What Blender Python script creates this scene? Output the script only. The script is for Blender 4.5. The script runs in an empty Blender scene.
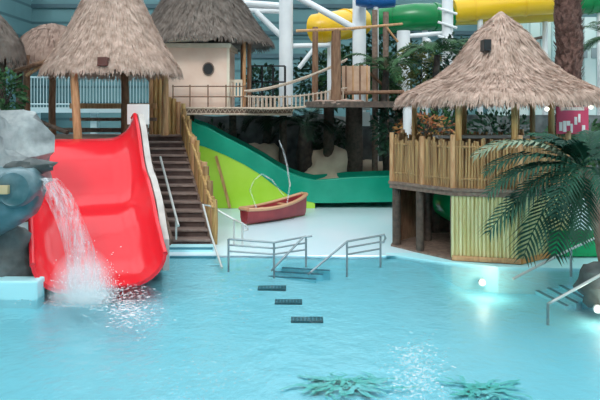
import bpy, bmesh, math, random
from mathutils import Vector, noise
random.seed(7)
R = random.random
def U(a, b): return a + (b - a) * random.random()
SC = bpy.context.scene
COL = SC.collection
PI = math.pi

# ------------------------------------------------------------------ camera
F, HY, H = 643.0, 110.0, 3.2          # focal length in pixels, horizon row, eye height
cam_d = bpy.data.cameras.new('camera'); cam = bpy.data.objects.new('camera', cam_d); COL.objects.link(cam)
cam.location = (0, 0, H); cam.rotation_euler = (PI / 2, 0, 0)
cam_d.lens = F / 600 * 36; cam_d.sensor_width = 36; cam_d.shift_y = -(200 - HY) / 600
cam_d.clip_end = 200
SC.camera = cam
# ------------------------------------------------------------------ world, sun, exposure
w = bpy.data.worlds.new('sky'); SC.world = w; w.use_nodes = True
bg = w.node_tree.nodes['Background']
bg.inputs[0].default_value = (0.93, 0.97, 1.0, 1); bg.inputs[1].default_value = 1.75
sd = bpy.data.lights.new('sun', 'SUN'); sd.energy = 1.3; sd.angle = math.radians(14); sd.color = (1, .96, .9)
sun = bpy.data.objects.new('sun', sd); COL.objects.link(sun); sun.location = (-6, 2, 20)
sun.rotation_euler = (math.radians(50), math.radians(-14), 0)
SC.view_settings.view_transform = 'Standard'; SC.view_settings.look = 'None'
SC.view_settings.exposure = 0.33; SC.view_settings.gamma = 1
SC.view_settings.use_curve_mapping = False
SC.cycles.max_bounces = 8; SC.cycles.volume_bounces = 6; SC.cycles.transparent_max_bounces = 16
SC.cycles.caustics_reflective = False; SC.cycles.caustics_refractive = False
SC.cycles.sample_clamp_indirect = 6

# ------------------------------------------------------------------ helpers
def P(px, py, Y): return Vector(((px - 300) * Y / F, Y, H - (py - HY) * Y / F))
def G(px, py, z=0.0): return P(px, py, (H - z) * F / (py - HY))
def X_(px, Y): return (px - 300) * Y / F
def Z_(py, Y): return H - (py - HY) * Y / F
def lerp(a, b, t): return a + (b - a) * t

def mat(name, c, rough=.6, c2=None, nscale=4, stretch=(1, 1, 1), bump=0, metal=0, spec=.5, bands=None, contrast=(.35, .65)):
    m = bpy.data.materials.new(name); m.use_nodes = True
    nt = m.node_tree; N = nt.nodes; L = nt.links; b = N['Principled BSDF']
    b.inputs['Base Color'].default_value = (*c, 1); b.inputs['Roughness'].default_value = rough
    b.inputs['Metallic'].default_value = metal; b.inputs['Specular IOR Level'].default_value = spec
    tc = N.new('ShaderNodeTexCoord'); mp = N.new('ShaderNodeMapping'); mp.inputs['Scale'].default_value = stretch
    L.new(tc.outputs['Object'], mp.inputs[0])
    nz = N.new('ShaderNodeTexNoise'); nz.inputs['Scale'].default_value = nscale; nz.inputs['Detail'].default_value = 5
    L.new(mp.outputs[0], nz.inputs[0])
    if c2:
        r = N.new('ShaderNodeValToRGB'); r.color_ramp.elements[0].position, r.color_ramp.elements[1].position = contrast
        r.color_ramp.elements[0].color = (*c, 1); r.color_ramp.elements[1].color = (*c2, 1)
        L.new(nz.outputs[0], r.inputs[0]); out = r.outputs[0]
        if bands:                                   # (axis, scale, colour): painted plank joints
            wv = N.new('ShaderNodeTexWave'); wv.bands_direction = bands[0]; wv.inputs['Scale'].default_value = bands[1]
            L.new(tc.outputs['Object'], wv.inputs[0])
            r2 = N.new('ShaderNodeValToRGB'); r2.color_ramp.elements[0].position = .02; r2.color_ramp.elements[1].position = .1
            L.new(wv.outputs[1], r2.inputs[0])
            mx = N.new('ShaderNodeMix'); mx.data_type = 'RGBA'; mx.inputs[6].default_value = (*bands[2], 1)
            L.new(r2.outputs[0], mx.inputs[0]); L.new(out, mx.inputs[7]); out = mx.outputs[2]
        L.new(out, b.inputs['Base Color'])
    if bump:
        bp = N.new('ShaderNodeBump'); bp.inputs['Strength'].default_value = bump; bp.inputs['Distance'].default_value = .05
        L.new(nz.outputs[0], bp.inputs['Height']); L.new(bp.outputs[0], b.inputs['Normal'])
    return m

class MB:
    def __init__(s): s.v = []; s.f = []
    def add(s, vs, fs):
        n = len(s.v); s.v += [Vector(v) for v in vs]; s.f += [tuple(i + n for i in f) for f in fs]; return s
    def box(s, lo, hi):
        x0, y0, z0 = lo; x1, y1, z1 = hi
        return s.add([(x0,y0,z0),(x1,y0,z0),(x1,y1,z0),(x0,y1,z0),(x0,y0,z1),(x1,y0,z1),(x1,y1,z1),(x0,y1,z1)],
              [(3,2,1,0),(4,5,6,7),(0,1,5,4),(1,2,6,5),(2,3,7,6),(3,0,4,7)])
    def prism(s, poly, z0, z1):
        n = len(poly); vs = [(p[0], p[1], z0) for p in poly] + [(p[0], p[1], z1) for p in poly]
        return s.add(vs, [tuple(range(n))[::-1], tuple(range(n, 2*n))] + [(i, (i+1) % n, n+(i+1) % n, n+i) for i in range(n)])
    def plank(s, a, b, w, t, up=(0,0,1)):           # board from a to b, width w sideways, thickness t along up
        a, b = Vector(a), Vector(b); d = (b-a).normalized(); sd = d.cross(Vector(up))
        if sd.length < 1e-4: sd = d.cross(Vector((0,1,0)))
        sd.normalize(); u = sd.cross(d); sd *= w/2; u *= t/2
        return s.add([a-sd-u,a+sd-u,a+sd+u,a-sd+u,b-sd-u,b+sd-u,b+sd+u,b-sd+u],
              [(0,1,2,3),(7,6,5,4),(0,4,5,1),(1,5,6,2),(2,6,7,3),(3,7,4,0)])
    def loft(s, secs, closed=True, cap=True):
        n = len(secs[0]); base = len(s.v)
        for sec in secs: s.v += [Vector(p) for p in sec]
        for k in range(len(secs)-1):
            for i in range(n if closed else n-1):
                j = (i+1) % n; a = base+k*n
                s.f.append((a+i, a+j, a+n+j, a+n+i))
        if cap: s.f.append(tuple(base+i for i in range(n))[::-1]); s.f.append(tuple(base+(len(secs)-1)*n+i for i in range(n)))
        return s
    def tube(s, pts, r, n=8, cap=True):
        pts = [Vector(p) for p in pts]; rs = r if isinstance(r, (list, tuple)) else [r]*len(pts)
        d0 = (pts[1]-pts[0]).normalized(); u = d0.orthogonal().normalized(); secs = []
        for i, p in enumerate(pts):
            d = (pts[min(i+1, len(pts)-1)]-pts[max(i-1, 0)]).normalized()
            u = (u-d*u.dot(d)).normalized(); v = d.cross(u)
            secs.append([p+(u*math.cos(2*PI*k/n)+v*math.sin(2*PI*k/n))*rs[i] for k in range(n)])
        return s.loft(secs, True, cap)
    def lathe(s, c, prof, n=32, jit=0, a0=0):
        secs = []
        for r, z in prof:
            secs.append([(c[0]+(r+U(-jit, jit))*math.cos(a0+2*PI*k/n), c[1]+(r+U(-jit, jit))*math.sin(a0+2*PI*k/n), z+U(-jit, jit)*.5) for k in range(n)])
        return s.loft(secs, True, True)
    def ball(s, c, r, n=12, m=8, sq=(1,1,1), amp=0, fr=1.3, seed=0):
        c = Vector(c); secs = []
        for i in range(1, m):
            th = PI*i/m
            secs.append([Vector((math.sin(th)*math.cos(2*PI*k/n), math.sin(th)*math.sin(2*PI*k/n), -math.cos(th))) for k in range(n)])
        def put(d):
            k = r*(1+amp*noise.fractal(d*fr+Vector((seed*3.1, seed*1.7, seed)), 1.0, 2.0, 4))
            return c+Vector((d.x*k*sq[0], d.y*k*sq[1], d.z*k*sq[2]))
        b = len(s.v); s.loft([[put(d) for d in sec] for sec in secs], True, False)
        e = len(s.v); s.v += [put(Vector((0,0,-1))), put(Vector((0,0,1)))]
        for k in range(n):
            j = (k+1) % n; t = b+(m-2)*n
            s.f += [(e, b+j, b+k), (e+1, t+k, t+j)]
        return s
    def build(s, name, m, parent=None, smooth=False, origin=None, bevel=0):
        me = bpy.data.meshes.new(name)
        off = Vector((0,0,0))
        if parent is not None:
            q = parent
            while q is not None: off += q.location; q = q.parent
        elif origin is not None: off = Vector(origin)
        me.from_pydata([v-off for v in s.v], [], s.f); me.materials.append(m); me.update()
        bm = bmesh.new(); bm.from_mesh(me); bmesh.ops.recalc_face_normals(bm, faces=bm.faces); bm.to_mesh(me); bm.free()
        if smooth:
            for p in me.polygons: p.use_smooth = True
        o = bpy.data.objects.new(name, me); COL.objects.link(o)
        if parent is not None: o.parent = parent
        elif origin is not None: o.location = off
        if bevel:
            b = o.modifiers.new('bevel', 'BEVEL'); b.width = bevel; b.segments = 2; b.limit_method = 'ANGLE'
        if smooth and len(me.polygons) > 6:
            try: me.set_sharp_from_angle(angle=math.radians(50))
            except Exception: pass
        return o

def thing(name, label, cat, loc=(0,0,0), group=None):
    o = bpy.data.objects.new(name, None); COL.objects.link(o); o.location = loc; o.empty_display_size = .2
    return tag(o, label, cat, group)
def tag(o, label, cat, group=None, kind=None):
    o['label'] = label; o['category'] = cat
    if group: o['group'] = group
    if kind: o['kind'] = kind
    return o
def struct(o, label=None, cat=None):
    o['kind'] = 'structure'
    if label: o['label'] = label
    if cat: o['category'] = cat
    return o

# ------------------------------------------------------------------ materials
M = {}
M['thatch'] = mat('thatch_pale', (.36,.24,.19), .95, (.56,.40,.33), 2.2, (1,1,1), contrast=(.3,.7))
M['straw'] = mat('straw_pale', (.40,.265,.205), .95, (.70,.50,.415), 5, contrast=(.3,.7))
M['thatch_dark'] = mat('thatch_grey_brown', (.11,.085,.072), .95, (.21,.165,.14), 5, contrast=(.3,.7))
M['thatch_mid'] = mat('thatch_brown', (.27,.17,.135), .95, (.42,.29,.235), 5, contrast=(.3,.7))
M['wood'] = mat('brown_log', (.16,.075,.04), .75, (.27,.14,.08), 6, (3,3,.6), .2)
M['wood_pale'] = mat('pale_log', (.44,.21,.095), .7, (.64,.36,.18), 5, (3,3,.5), .2)
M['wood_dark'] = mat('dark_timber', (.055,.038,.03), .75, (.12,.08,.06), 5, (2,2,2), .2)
M['wood_mid'] = mat('weathered_timber', (.16,.1,.075), .75, (.26,.17,.13), 5, (2,2,2), .2)
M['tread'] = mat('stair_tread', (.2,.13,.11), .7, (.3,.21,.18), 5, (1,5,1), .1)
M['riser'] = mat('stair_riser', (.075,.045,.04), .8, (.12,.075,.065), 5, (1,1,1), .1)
M['bamboo'] = mat('bamboo_gold', (.34,.17,.05), .55, (.6,.38,.15), 3, (7,7,.6), .1)
M['bamboo_fence'] = mat('bamboo_brown', (.2,.1,.04), .6, (.46,.27,.11), 2.6, (8,8,.5), .1)
M['bamboo_green'] = mat('bamboo_green_gold', (.46,.39,.15), .6, (.66,.6,.34), 2.2, (8,8,.4), .1)
M['red'] = mat('red_gel_coat', (.84,.022,.035), .16, spec=.5)
M['grey_panel'] = mat('pale_grey_board', (.5,.44,.41), .6, (.64,.58,.54), 3)
M['green'] = mat('sea_green_gel_coat', (.0,.27,.17), .25, (.01,.34,.22), 1.2)
M['lime'] = mat('lime_gel_coat', (.38,.66,.03), .35, (.48,.75,.08), .8)
M['tube_green'] = mat('green_tube', (.0,.2,.05), .25)
M['tube_yellow'] = mat('yellow_tube', (.86,.5,.01), .28)
M['tube_mustard'] = mat('mustard_tube', (.6,.4,.02), .3)
M['tube_blue'] = mat('blue_tube', (.02,.14,.42), .3)
M['green_bright'] = mat('bright_green_tube', (.0,.32,.1), .22)
M['steel_white'] = mat('white_painted_steel', (.75,.75,.77), .45, (.84,.84,.85), 1)
M['steel_blue'] = mat('pale_blue_steel', (.5,.63,.66), .4)
M['rail'] = mat('brushed_rail', (.30,.34,.36), .35, metal=.5)
M['rail_pale'] = mat('pale_rail', (.62,.62,.6), .35, metal=.3)
M['rock'] = mat('grey_rock', (.17,.19,.195), .85, (.46,.48,.48), 2.2, bump=.8)
M['rock_dark'] = mat('dark_rock', (.06,.07,.07), .8, (.16,.17,.17), 2.5, bump=.8)
M['rock_beige'] = mat('beige_rock', (.62,.46,.33), .85, (.82,.66,.5), 1.6, bump=.6)
M['spout'] = mat('teal_wet_rock', (.03,.11,.13), .3, (.2,.28,.31), 1.8, bump=.4)
M['peach'] = mat('peach_boards', (.86,.6,.48), .7, (.92,.68,.56), 2)
M['white'] = mat('white_board', (.82,.76,.74), .6, (.88,.82,.8), 2)
M['cream'] = mat('cream_wood', (.8,.66,.52), .7, (.86,.74,.6), 4)
M['rope'] = mat('pale_rope', (.46,.34,.26), .9, (.64,.5,.4), 20)
M['black'] = mat('black', (.015,.015,.017), .4)
M['grate'] = mat('dark_grate', (.015,.12,.15), .5)
M['boat'] = mat('maroon_boat', (.3,.035,.045), .35, (.4,.05,.055), 3)
M['boat_rim'] = mat('tan_rim', (.66,.36,.2), .4)
M['leaf'] = mat('dark_leaf', (.018,.06,.022), .5, (.05,.13,.045), 3, spec=.2)
M['leaf_deep'] = mat('deep_leaf', (.008,.028,.018), .5, (.02,.06,.03), 3, spec=.2)
M['leaf_olive'] = mat('olive_leaf', (.1,.12,.03), .55, (.22,.22,.06), 3)
M['orange_leaf'] = mat('orange_leaf', (.3,.06,.025), .6, (.36,.2,.05), 4)
M['frond'] = mat('palm_frond', (.008,.04,.026), .6, (.022,.085,.05), 2, spec=.2)
M['frond_pale'] = mat('pale_frond', (.13,.18,.1), .5, (.24,.29,.19), 3)  # paler green, used on one upper frond
M['bark'] = mat('palm_bark', (.1,.045,.035), .9, (.2,.1,.08), 9, bump=.8)
M['bark_dark'] = mat('dark_bark', (.025,.02,.018), .9, (.07,.055,.045), 7, bump=.8)
M['bark_red'] = mat('red_brown_bark', (.3,.14,.1), .85, (.45,.26,.2), 5, bump=.6)
M['sign_red'] = mat('sign_red', (.6,.05,.12), .5)
M['brown_box'] = mat('brown_box', (.12,.04,.03), .6)
M['orange'] = mat('orange_brown', (.6,.25,.07), .6)

# pool materials
def floor_mat(name, c, c2, g, sc):
    m = mat(name, c, .35, c2, .5)
    return m
M['pool'] = mat('aqua_pool_paint', (.28,.82,.95), .5, (.37,.87,.98), .55, (1,.5,1))
M['beach'] = mat('pale_beach_paint', (.62,.86,.92), .3, (.80,.88,.95), .35, (1,.5,1))
M['pool_wall'] = mat('pool_side_paint', (.5,.9,.97), .4, (.56,.93,.98), .6)
M['nosing'] = mat('blue_grey_nosing', (.06,.24,.31), .4)
M['seaweed'] = mat('painted_green', (.1,.66,.56), .5, (.24,.78,.8), 3)

def water_mat():
    m = bpy.data.materials.new('pool_water'); m.use_nodes = True; nt = m.node_tree; N = nt.nodes; L = nt.links
    N.remove(N['Principled BSDF']); out = N['Material Output']
    tr = N.new('ShaderNodeBsdfTransparent'); tr.inputs[0].default_value = (.93,.99,1.0,1)
    gl = N.new('ShaderNodeBsdfGlossy'); gl.inputs['Roughness'].default_value = .06
    fr = N.new('ShaderNodeFresnel'); fr.inputs[0].default_value = 1.33
    mx = N.new('ShaderNodeMixShader')
    tc = N.new('ShaderNodeTexCoord'); mp = N.new('ShaderNodeMapping'); mp.inputs['Scale'].default_value = (1,.75,1)
    L.new(tc.outputs['Object'], mp.inputs[0])
    n1 = N.new('ShaderNodeTexNoise'); n1.inputs['Scale'].default_value = 3.2; n1.inputs['Detail'].default_value = 4
    n2 = N.new('ShaderNodeTexNoise'); n2.inputs['Scale'].default_value = 11; n2.inputs['Detail'].default_value = 3
    L.new(mp.outputs[0], n1.inputs[0]); L.new(mp.outputs[0], n2.inputs[0])
    ad = N.new('ShaderNodeMath'); ad.operation = 'MULTIPLY_ADD'; ad.inputs[1].default_value = .35
    L.new(n2.outputs[0], ad.inputs[0]); L.new(n1.outputs[0], ad.inputs[2])
    bp = N.new('ShaderNodeBump'); bp.inputs['Strength'].default_value = .32; bp.inputs['Distance'].default_value = .08
    L.new(ad.outputs[0], bp.inputs['Height'])
    L.new(bp.outputs[0], gl.inputs['Normal']); L.new(bp.outputs[0], fr.inputs['Normal'])
    L.new(fr.outputs[0], mx.inputs[0]); L.new(tr.outputs[0], mx.inputs[1]); L.new(gl.outputs[0], mx.inputs[2])
    L.new(mx.outputs[0], out.inputs[0]); return m
M['water'] = water_mat()
def veil_mat(name, lo, hi, sc, stretch, col=(.92,.95,.98)):
    m = bpy.data.materials.new(name); m.use_nodes = True; nt = m.node_tree; N = nt.nodes; L = nt.links
    b = N['Principled BSDF']; b.inputs['Base Color'].default_value = (*col, 1); b.inputs['Roughness'].default_value = .25
    tc = N.new('ShaderNodeTexCoord'); mp = N.new('ShaderNodeMapping'); mp.inputs['Scale'].default_value = stretch
    nz = N.new('ShaderNodeTexNoise'); nz.inputs['Scale'].default_value = sc; nz.inputs['Detail'].default_value = 4
    mr = N.new('ShaderNodeMapRange'); mr.inputs[1].default_value = .3; mr.inputs[2].default_value = .7
    mr.inputs[3].default_value = lo; mr.inputs[4].default_value = hi
    L.new(tc.outputs['Object'], mp.inputs[0]); L.new(mp.outputs[0], nz.inputs[0]); L.new(nz.outputs[0], mr.inputs[0])
    L.new(mr.outputs[0], b.inputs['Alpha']); return m
M['veil'] = veil_mat('falling_water', .0, .34, 5, (3,3,.35))
M['jet'] = veil_mat('water_jet', .0, .4, 9, (1,1,.5))
M['foam'] = veil_mat('foam', .35, 1.0, 5, (1,1,1))  # white for splash foam and for glints painted as flecks
def glass_mat():
    m = bpy.data.materials.new('roof_glass'); m.use_nodes = True; nt = m.node_tree; N = nt.nodes; L = nt.links
    N.remove(N['Principled BSDF'])
    tr = N.new('ShaderNodeBsdfTransparent'); tr.inputs[0].default_value = (.93,.97,.98,1)
    gl = N.new('ShaderNodeBsdfGlossy'); gl.inputs['Roughness'].default_value = .02
    mx = N.new('ShaderNodeMixShader'); mx.inputs[0].default_value = .06
    L.new(tr.outputs[0], mx.inputs[1]); L.new(gl.outputs[0], mx.inputs[2]); L.new(mx.outputs[0], N['Material Output'].inputs[0]); return m
M['glass'] = glass_mat()
def emit(name, c, s):
    m = bpy.data.materials.new(name); m.use_nodes = True; b = m.node_tree.nodes['Principled BSDF']
    b.inputs['Base Color'].default_value = (*c, 1); b.inputs['Emission Color'].default_value = (*c, 1); b.inputs['Emission Strength'].default_value = s
    return m
M['lamp'] = emit('lamp_glow', (1,.93,.8), 2)
M['lamp_high'] = emit('lamp_panel_glow', (1,.98,.95), 26)

# ================================================================== SETTING
XL, XR, YB, YF, ZC = -15.0, 17.0, -5.0, 36.0, 11.5
def wallmat(name, c, c2, line): return mat(name, c, .7, c2, .35, bands=('Z', .35, line))
wm = wallmat('teal_cladding', (.075,.165,.18), (.105,.215,.23), (.04,.10,.115))
struct(MB().box((XL, YF, 0), (XR, YF+.2, ZC)).build('wall_back', wm))
wm2 = mat('pale_cladding', (.6,.68,.68), .7, (.66,.73,.73), .4)
struct(MB().box((XL-.2, YB, 0), (XL, YF, ZC)).build('wall_left', wm))
struct(MB().box((XR, YB, 0), (XR+.2, YF, ZC)).build('wall_right', wm2))
struct(MB().box((XL, YB-.2, 0), (XR, YB, ZC)).build('wall_front', wm2))
k = 1
for z in (8.9, 7.4, 6.1):                                         # ledges across the back wall
    struct(MB().box((XL, YF-.12, z), (XR, YF, z+.22)).build('trim_%d' % k, mat('trim_teal_%d' % k, (.04,.09,.11), .6))); k += 1
# glazed roof: steel beams and panes
roofm = M['steel_white']
b = MB()
for i in range(9):
    y = YB+(YF-YB)*i/8; b.box((XL, y-.12, ZC), (XR, y+.12, ZC+.35))
for i in range(9):
    x = XL+(XR-XL)*i/8; b.box((x-.08, YB, ZC), (x+.08, YF, ZC+.3))
struct(b.build('ceiling', roofm))
struct(MB().box((XL, YB, ZC+.36), (XR, YF, ZC+.37)).build('window_1', M['glass']))

# pool basin: floor slopes down from the beach edge towards the camera
def edgeY(x):                                                     # where the pale beach meets the deeper pool
    return 13.45+.25*math.sin(x*.8+.6)
def floor_deep(x, y):
    a = max(0, min(1, (x-2.6)/.8)); z_ = lerp(floor_z(y+(13.45-edgeY(x))*max(0, min(1, (y-9)/4))), min(floor_z(y), -.5), a*a*(3-2*a)); e = max(0, min(1, (-3.4-x)/.7))*max(0, min(1, (y-10.2)/.5)); return lerp(z_, max(z_, -.14), e)
def floor_z(Y):
    pts = [(14.2, .0), (13.3, -.12), (12.4, -.3), (10.8, -.42), (8.5, -.6), (0, -.9), (-5, -.9)]
    for (y1, z1), (y0, z0) in zip(pts, pts[1:]):
        if Y >= y0: return lerp(z0, z1, min(1, (Y-y0)/(y1-y0)))
    return -.9
def grid(x0, x1, y0, y1, nx, ny, zf, keep=None):
    m = MB(); vs = [(lerp(x0,x1,i/nx), lerp(y0,y1,j/ny), zf(lerp(x0,x1,i/nx), lerp(y0,y1,j/ny))) for j in range(ny+1) for i in range(nx+1)]
    return m.add(vs, [(j*(nx+1)+i, j*(nx+1)+i+1, (j+1)*(nx+1)+i+1, (j+1)*(nx+1)+i) for j in range(ny) for i in range(nx)])
struct(grid(XL, XR, YB, 14.2, 40, 60, floor_deep).build('floor', M['pool'], smooth=True), 'aqua painted sloping pool floor', 'pool floor')
struct(grid(XL, XR, 14.0, YF, 24, 30, lambda x, y: .03+.0 if y < 14.1 else .045).build('trim_4', M['beach'], smooth=True), 'pale blue wet splash beach floor behind the pool', 'beach floor')
struct(MB().add([(XL, YB, 0), (XR, YB, 0), (XR, 14.12, 0), (XL, 14.12, 0)], [(0,1,2,3)]).build('pool_water', M['water']), 'clear turquoise pool water with ripples', 'water')

# ================================================================== generic builders
def thatch_mb(c, prof, n=4200, ln=(.28,.55), w=.03, lift=.05, over=.24, seed=1):
    """inner cone and layered straw blades, two meshes"""
    random.seed(seed)
    core = MB().lathe(c, [(max(r-.06, .01), z) for r, z in prof]+[(max(prof[-1][0]*.4, .01), prof[-1][1]-.0)], 36)
    # profile is listed bottom -> top
    seg = []
    for (r0, z0), (r1, z1) in zip(prof, prof[1:]): seg.append(math.hypot(r1-r0, z1-z0))
    tot = sum(seg)
    def at(s):
        s = max(0, min(tot, s))
        for L, (r0, z0), (r1, z1) in zip(seg, prof, prof[1:]):
            if s <= L: t = s/L; return lerp(r0, r1, t), lerp(z0, z1, t)
            s -= L
        return prof[-1]
    rm = max(r for r, z in prof); st = MB()
    for i in range(n):
        while True:
            s0 = tot*U(0, 1); r, z = at(s0)
            if R() < max(.12, r/rm): break
        a = U(0, 2*PI); L = U(*ln); lf = U(.0, lift); da = U(-.12, .12)*L/max(r, .2)
        pts = []
        for k in range(4):
            s = max(s0-L*k/3, -over*U(.1,1)*k/3); rr, zz = at(s); ov = max(0, -s)
            slope = (prof[0][0]-prof[1][0], prof[0][1]-prof[1][1]); q = math.hypot(*slope)
            rr += ov*slope[0]/q*.6; zz += ov*slope[1]/q - ov*.3
            o = .012+lf*(k/3)**1.5
            pts.append((rr+o*.8, zz+o*.5, a+da*k/3))
        vs = []
        for k, (rr, zz, aa) in enumerate(pts):
            ww = w*(1, 1.1, .9, .25)[k]*U(.8, 1.2)/2
            for sg in (-1, 1):
                x = c[0]+rr*math.cos(aa)-sg*ww*math.sin(aa); y = c[1]+rr*math.sin(aa)+sg*ww*math.cos(aa)
                vs.append((x, y, zz+sg*U(-.008,.008)))
        st.add(vs, [(0,1,3,2),(2,3,5,4),(4,5,7,6)])
    return core, st
def thatch_roof(parent, c, prof, m, ms, name='roof', **kw):
    core, st = thatch_mb(c, prof, **kw)
    o = core.build(name, m, parent, smooth=True)
    f = st.build('straw_layer', ms, o); f['kind'] = 'stuff'
    return o
def frond_mb(base, az, el, L, droop, nl=26, ll=.42, w=.035, twist=0):
    """arched palm frond: a rachis and paired leaflets in one mesh"""
    m = MB(); pts = []; n = 12; p = Vector(base); e = el
    for i in range(n+1):
        pts.append(p.copy())
        d = Vector((math.cos(az)*math.cos(e), math.sin(az)*math.cos(e), math.sin(e))); p = p+d*(L/n); e -= droop/n*(.5+i/n)
    m.tube(pts, [lerp(.018,.004,i/n)*L/1.6 for i in range(n+1)], 5)
    for k in range(nl):
        t = .14+.86*k/nl; q = t*n; i = min(int(q), n-1); b = pts[i].lerp(pts[i+1], q-i)
        d = (pts[i+1]-pts[i]).normalized(); sd = d.cross(Vector((0,0,1)))
        if sd.length < .05: sd = Vector((-math.sin(az), math.cos(az), 0))
        sd.normalize(); up = sd.cross(d)
        l = ll*(math.sin(PI*(.12+.85*t))**.6)*U(.85,1.1)
        for sg in (-1, 1):
            dr = (d*.75+sd*sg*.8+up*.12).normalized(); l1 = b+dr*l*.5; l2 = b+dr*l-Vector((0,0,l*.28))
            wv = d*w
            m.add([b-wv*.3, b+wv*.3, l1+wv*.5, l1-wv*.5, l2], [(0,1,2,3),(3,2,4)])
    return m
def leaf_cloud(c, rad, n, size, seed):
    random.seed(seed); m = MB(); c = Vector(c)
    for i in range(n):
        while True:
            d = Vector((U(-1,1), U(-1,1), U(-1,1)))
            if .35 < d.length < 1: break
        p = c+Vector((d.x*rad[0], d.y*rad[1], d.z*rad[2])); s = size*U(.6,1.3)
        ax = (d+Vector((U(-.8,.8), U(-.8,.8), U(-.6,.8)))).normalized(); sd = ax.orthogonal().normalized()
        up = ax.cross(sd); a = U(0, 2*PI); sd = sd*math.cos(a)+up*math.sin(a)
        m.add([p, p+ax*s*.5+sd*s*.22, p+ax*s-Vector((0,0,s*.15)), p+ax*s*.5-sd*s*.22], [(0,1,2,3)])
    return m
def shrub(name, label, cat, c, rad, n, size, m, seed, group=None, trunk=True, bark='bark_dark', tr=.05):
    c = Vector(c); base = Vector((c.x, c.y, .04)); t = thing(name, label, cat, base, group)
    leaf_cloud(c, rad, n, size, seed).build('foliage', m, t)
    s = MB(); s.tube([base, base.lerp(c, .5)+Vector((.05,0,0)), c], [tr*1.3, tr, tr*.5], 7)
    for k in range(5):
        a = k*1.26; s.tube([c-Vector((0,0,rad[2]*.4)), c+Vector((math.cos(a)*rad[0]*.6, math.sin(a)*rad[1]*.6, rad[2]*.4))], [tr*.5, tr*.15], 5)
    s.build('stem', M[bark], t, smooth=True); return t

# ================================================================== RED SLIDE
top = Vector((-5.3, 15.6, 0)); bot = Vector((-3.55, 11.5, 0))
dirv = (bot-top).normalized(); acr = Vector((-dirv.y, dirv.x, 0))
if acr.x < 0: acr = -acr
def slide_z(t):
    pts = [(0, 2.5), (.09, 2.44), (.22, 2.05), (.36, 1.35), (.45, 1.12), (.53, 1.02), (.66, .72), (.8, .28), (.91, .08), (1.0, .03)]
    for (t0, z0), (t1, z1) in zip(pts, pts[1:]):
        if t <= t1: u = (t-t0)/(t1-t0); return lerp(z0, z1, u)
    return .02
def slide_sec(t, th=.06):
    c = top.lerp(bot, t); z = (slide_z(t-.02)+2*slide_z(t)+slide_z(t+.02))/4 if .03 < t < .97 else slide_z(t)
    hw = lerp(.6, .46, t); fl = .1+.07*t
    hgt = .68 if t < .85 else lerp(.68, .5, (t-.85)/.15)
    if t < .1: hgt = lerp(.5, .68, t/.1)
    inn = []
    for k in range(13):                                           # right wall -> floor -> left wall, inside
        pass
    def prof(off):
        q = []
        for sgn in (-1, 1):
            row = []
            for k in range(8):
                a = k/7*PI/2
                row.append((sgn*(hw+(.48+fl*.6)*math.sin(a)+fl*.4*(k/7)+off), (hgt)*(1-math.cos(a))-off*math.cos(a)*1.0))
            q.append(row)
        return q[0][::-1]+q[1]
    pin = prof(0); pout = prof(th)
    pin = [(x, zz) for x, zz in pin]; pout = [(x, zz if abs(x) < 1 else zz) for x, zz in pout]
    pts = pin+pout[::-1]
    return [c+acr*x+Vector((0, 0, z+zz)) for x, zz in pts], c, z, hw, fl, hgt
root = thing('water_slide', 'wide red open water slide running down from thatched hut into pool', 'water slide', (bot.x, bot.y, 0))
secs = [slide_sec(i/40)[0] for i in range(41)]
MB().loft(secs).build('chute', M['red'], root, smooth=True)
rim = MB(); rimL = MB(); panel = []
ptsr = []; ptsl = []
for i in range(41):
    s, c, z, hw, fl, hgt = slide_sec(i/40)
    ptsr.append(c+acr*(hw+.48+fl+.03)+Vector((0,0,z+hgt))); ptsl.append(c-acr*(hw+.48+fl+.03)+Vector((0,0,z+hgt)))
rim.tube(ptsr, .05, 8).build('rim', M['red'], root, smooth=True)
rimL.tube(ptsl, .05, 8).build('rim', M['red'], root, smooth=True)
pn = MB(); secs = []
for i in range(35):
    p = ptsr[i]+acr*.07; zt = max(p.z+.02-.3*max(0, i-28)/8, .2)
    secs.append([Vector((p.x, p.y, .05)), Vector((p.x, p.y, zt)), Vector((p.x, p.y, zt))+acr*.13, Vector((p.x, p.y, .05))+acr*.13])
pn.loft(secs).build('side_panel', M['grey_panel'], root)['label'] = 'pale grey boarded side panel'
for t_ in (.12, .4, .62):
    for sg in (-1, 1):
        c = top.lerp(bot, t_)+acr*sg*.6; MB().tube([(c.x, c.y, .04), (c.x, c.y, slide_z(t_)-.05)], .07, 8).build('support_post', M['wood_dark'], root, smooth=True)

# ================================================================== MAIN THATCHED HUT
HC = (-5.09, 17.5)
hut = thing('thatched_hut', 'big pale thatched hut on log posts at the top of the red slide', 'hut', (HC[0], HC[1], .05))
prof = [(1.80, 4.26), (1.68, 4.46), (1.36, 4.95), (1.08, 5.5), (.82, 6.05), (.55, 6.6), (.28, 7.1), (.03, 7.45)]
thatch_roof(hut, HC, prof, M['thatch'], M['straw'], n=13000, ln=(.25,.5), w=.022, lift=.06, seed=3)
poly = [(-6.31,15.2), (-4.36,16.03), (-4.78,19.34), (-3.5,19.34), (-3.5,20.05), (-7.6,20.05), (-7.6,15.6)]
MB().prism(poly, 2.3, 2.46).build('deck', M['wood_mid'], hut)
def logpost(par, x, y, z0, z1, r, m, name='post', lean=0):
    p = [(x+lean*k/4+U(-.012,.012), y, lerp(z0, z1, k/4)) for k in range(5)]
    return MB().tube(p, [r*1.08, r, r*1.03, r*.97, r*.95], 10).build(name, m, par, smooth=True)
logpost(hut, X_(78,16.0), 16.0, 2.46, 4.45, .1, M['wood_pale'], lean=-.12)
logpost(hut, X_(125,18.4), 18.4, 2.46, 4.5, .11, M['wood'])
logpost(hut, X_(164,18.6), 18.75, 2.46, 4.35, .1, M['wood_pale'])
logpost(hut, X_(55,19.0), 18.8, 2.46, 4.5, .1, M['wood'])
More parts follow.
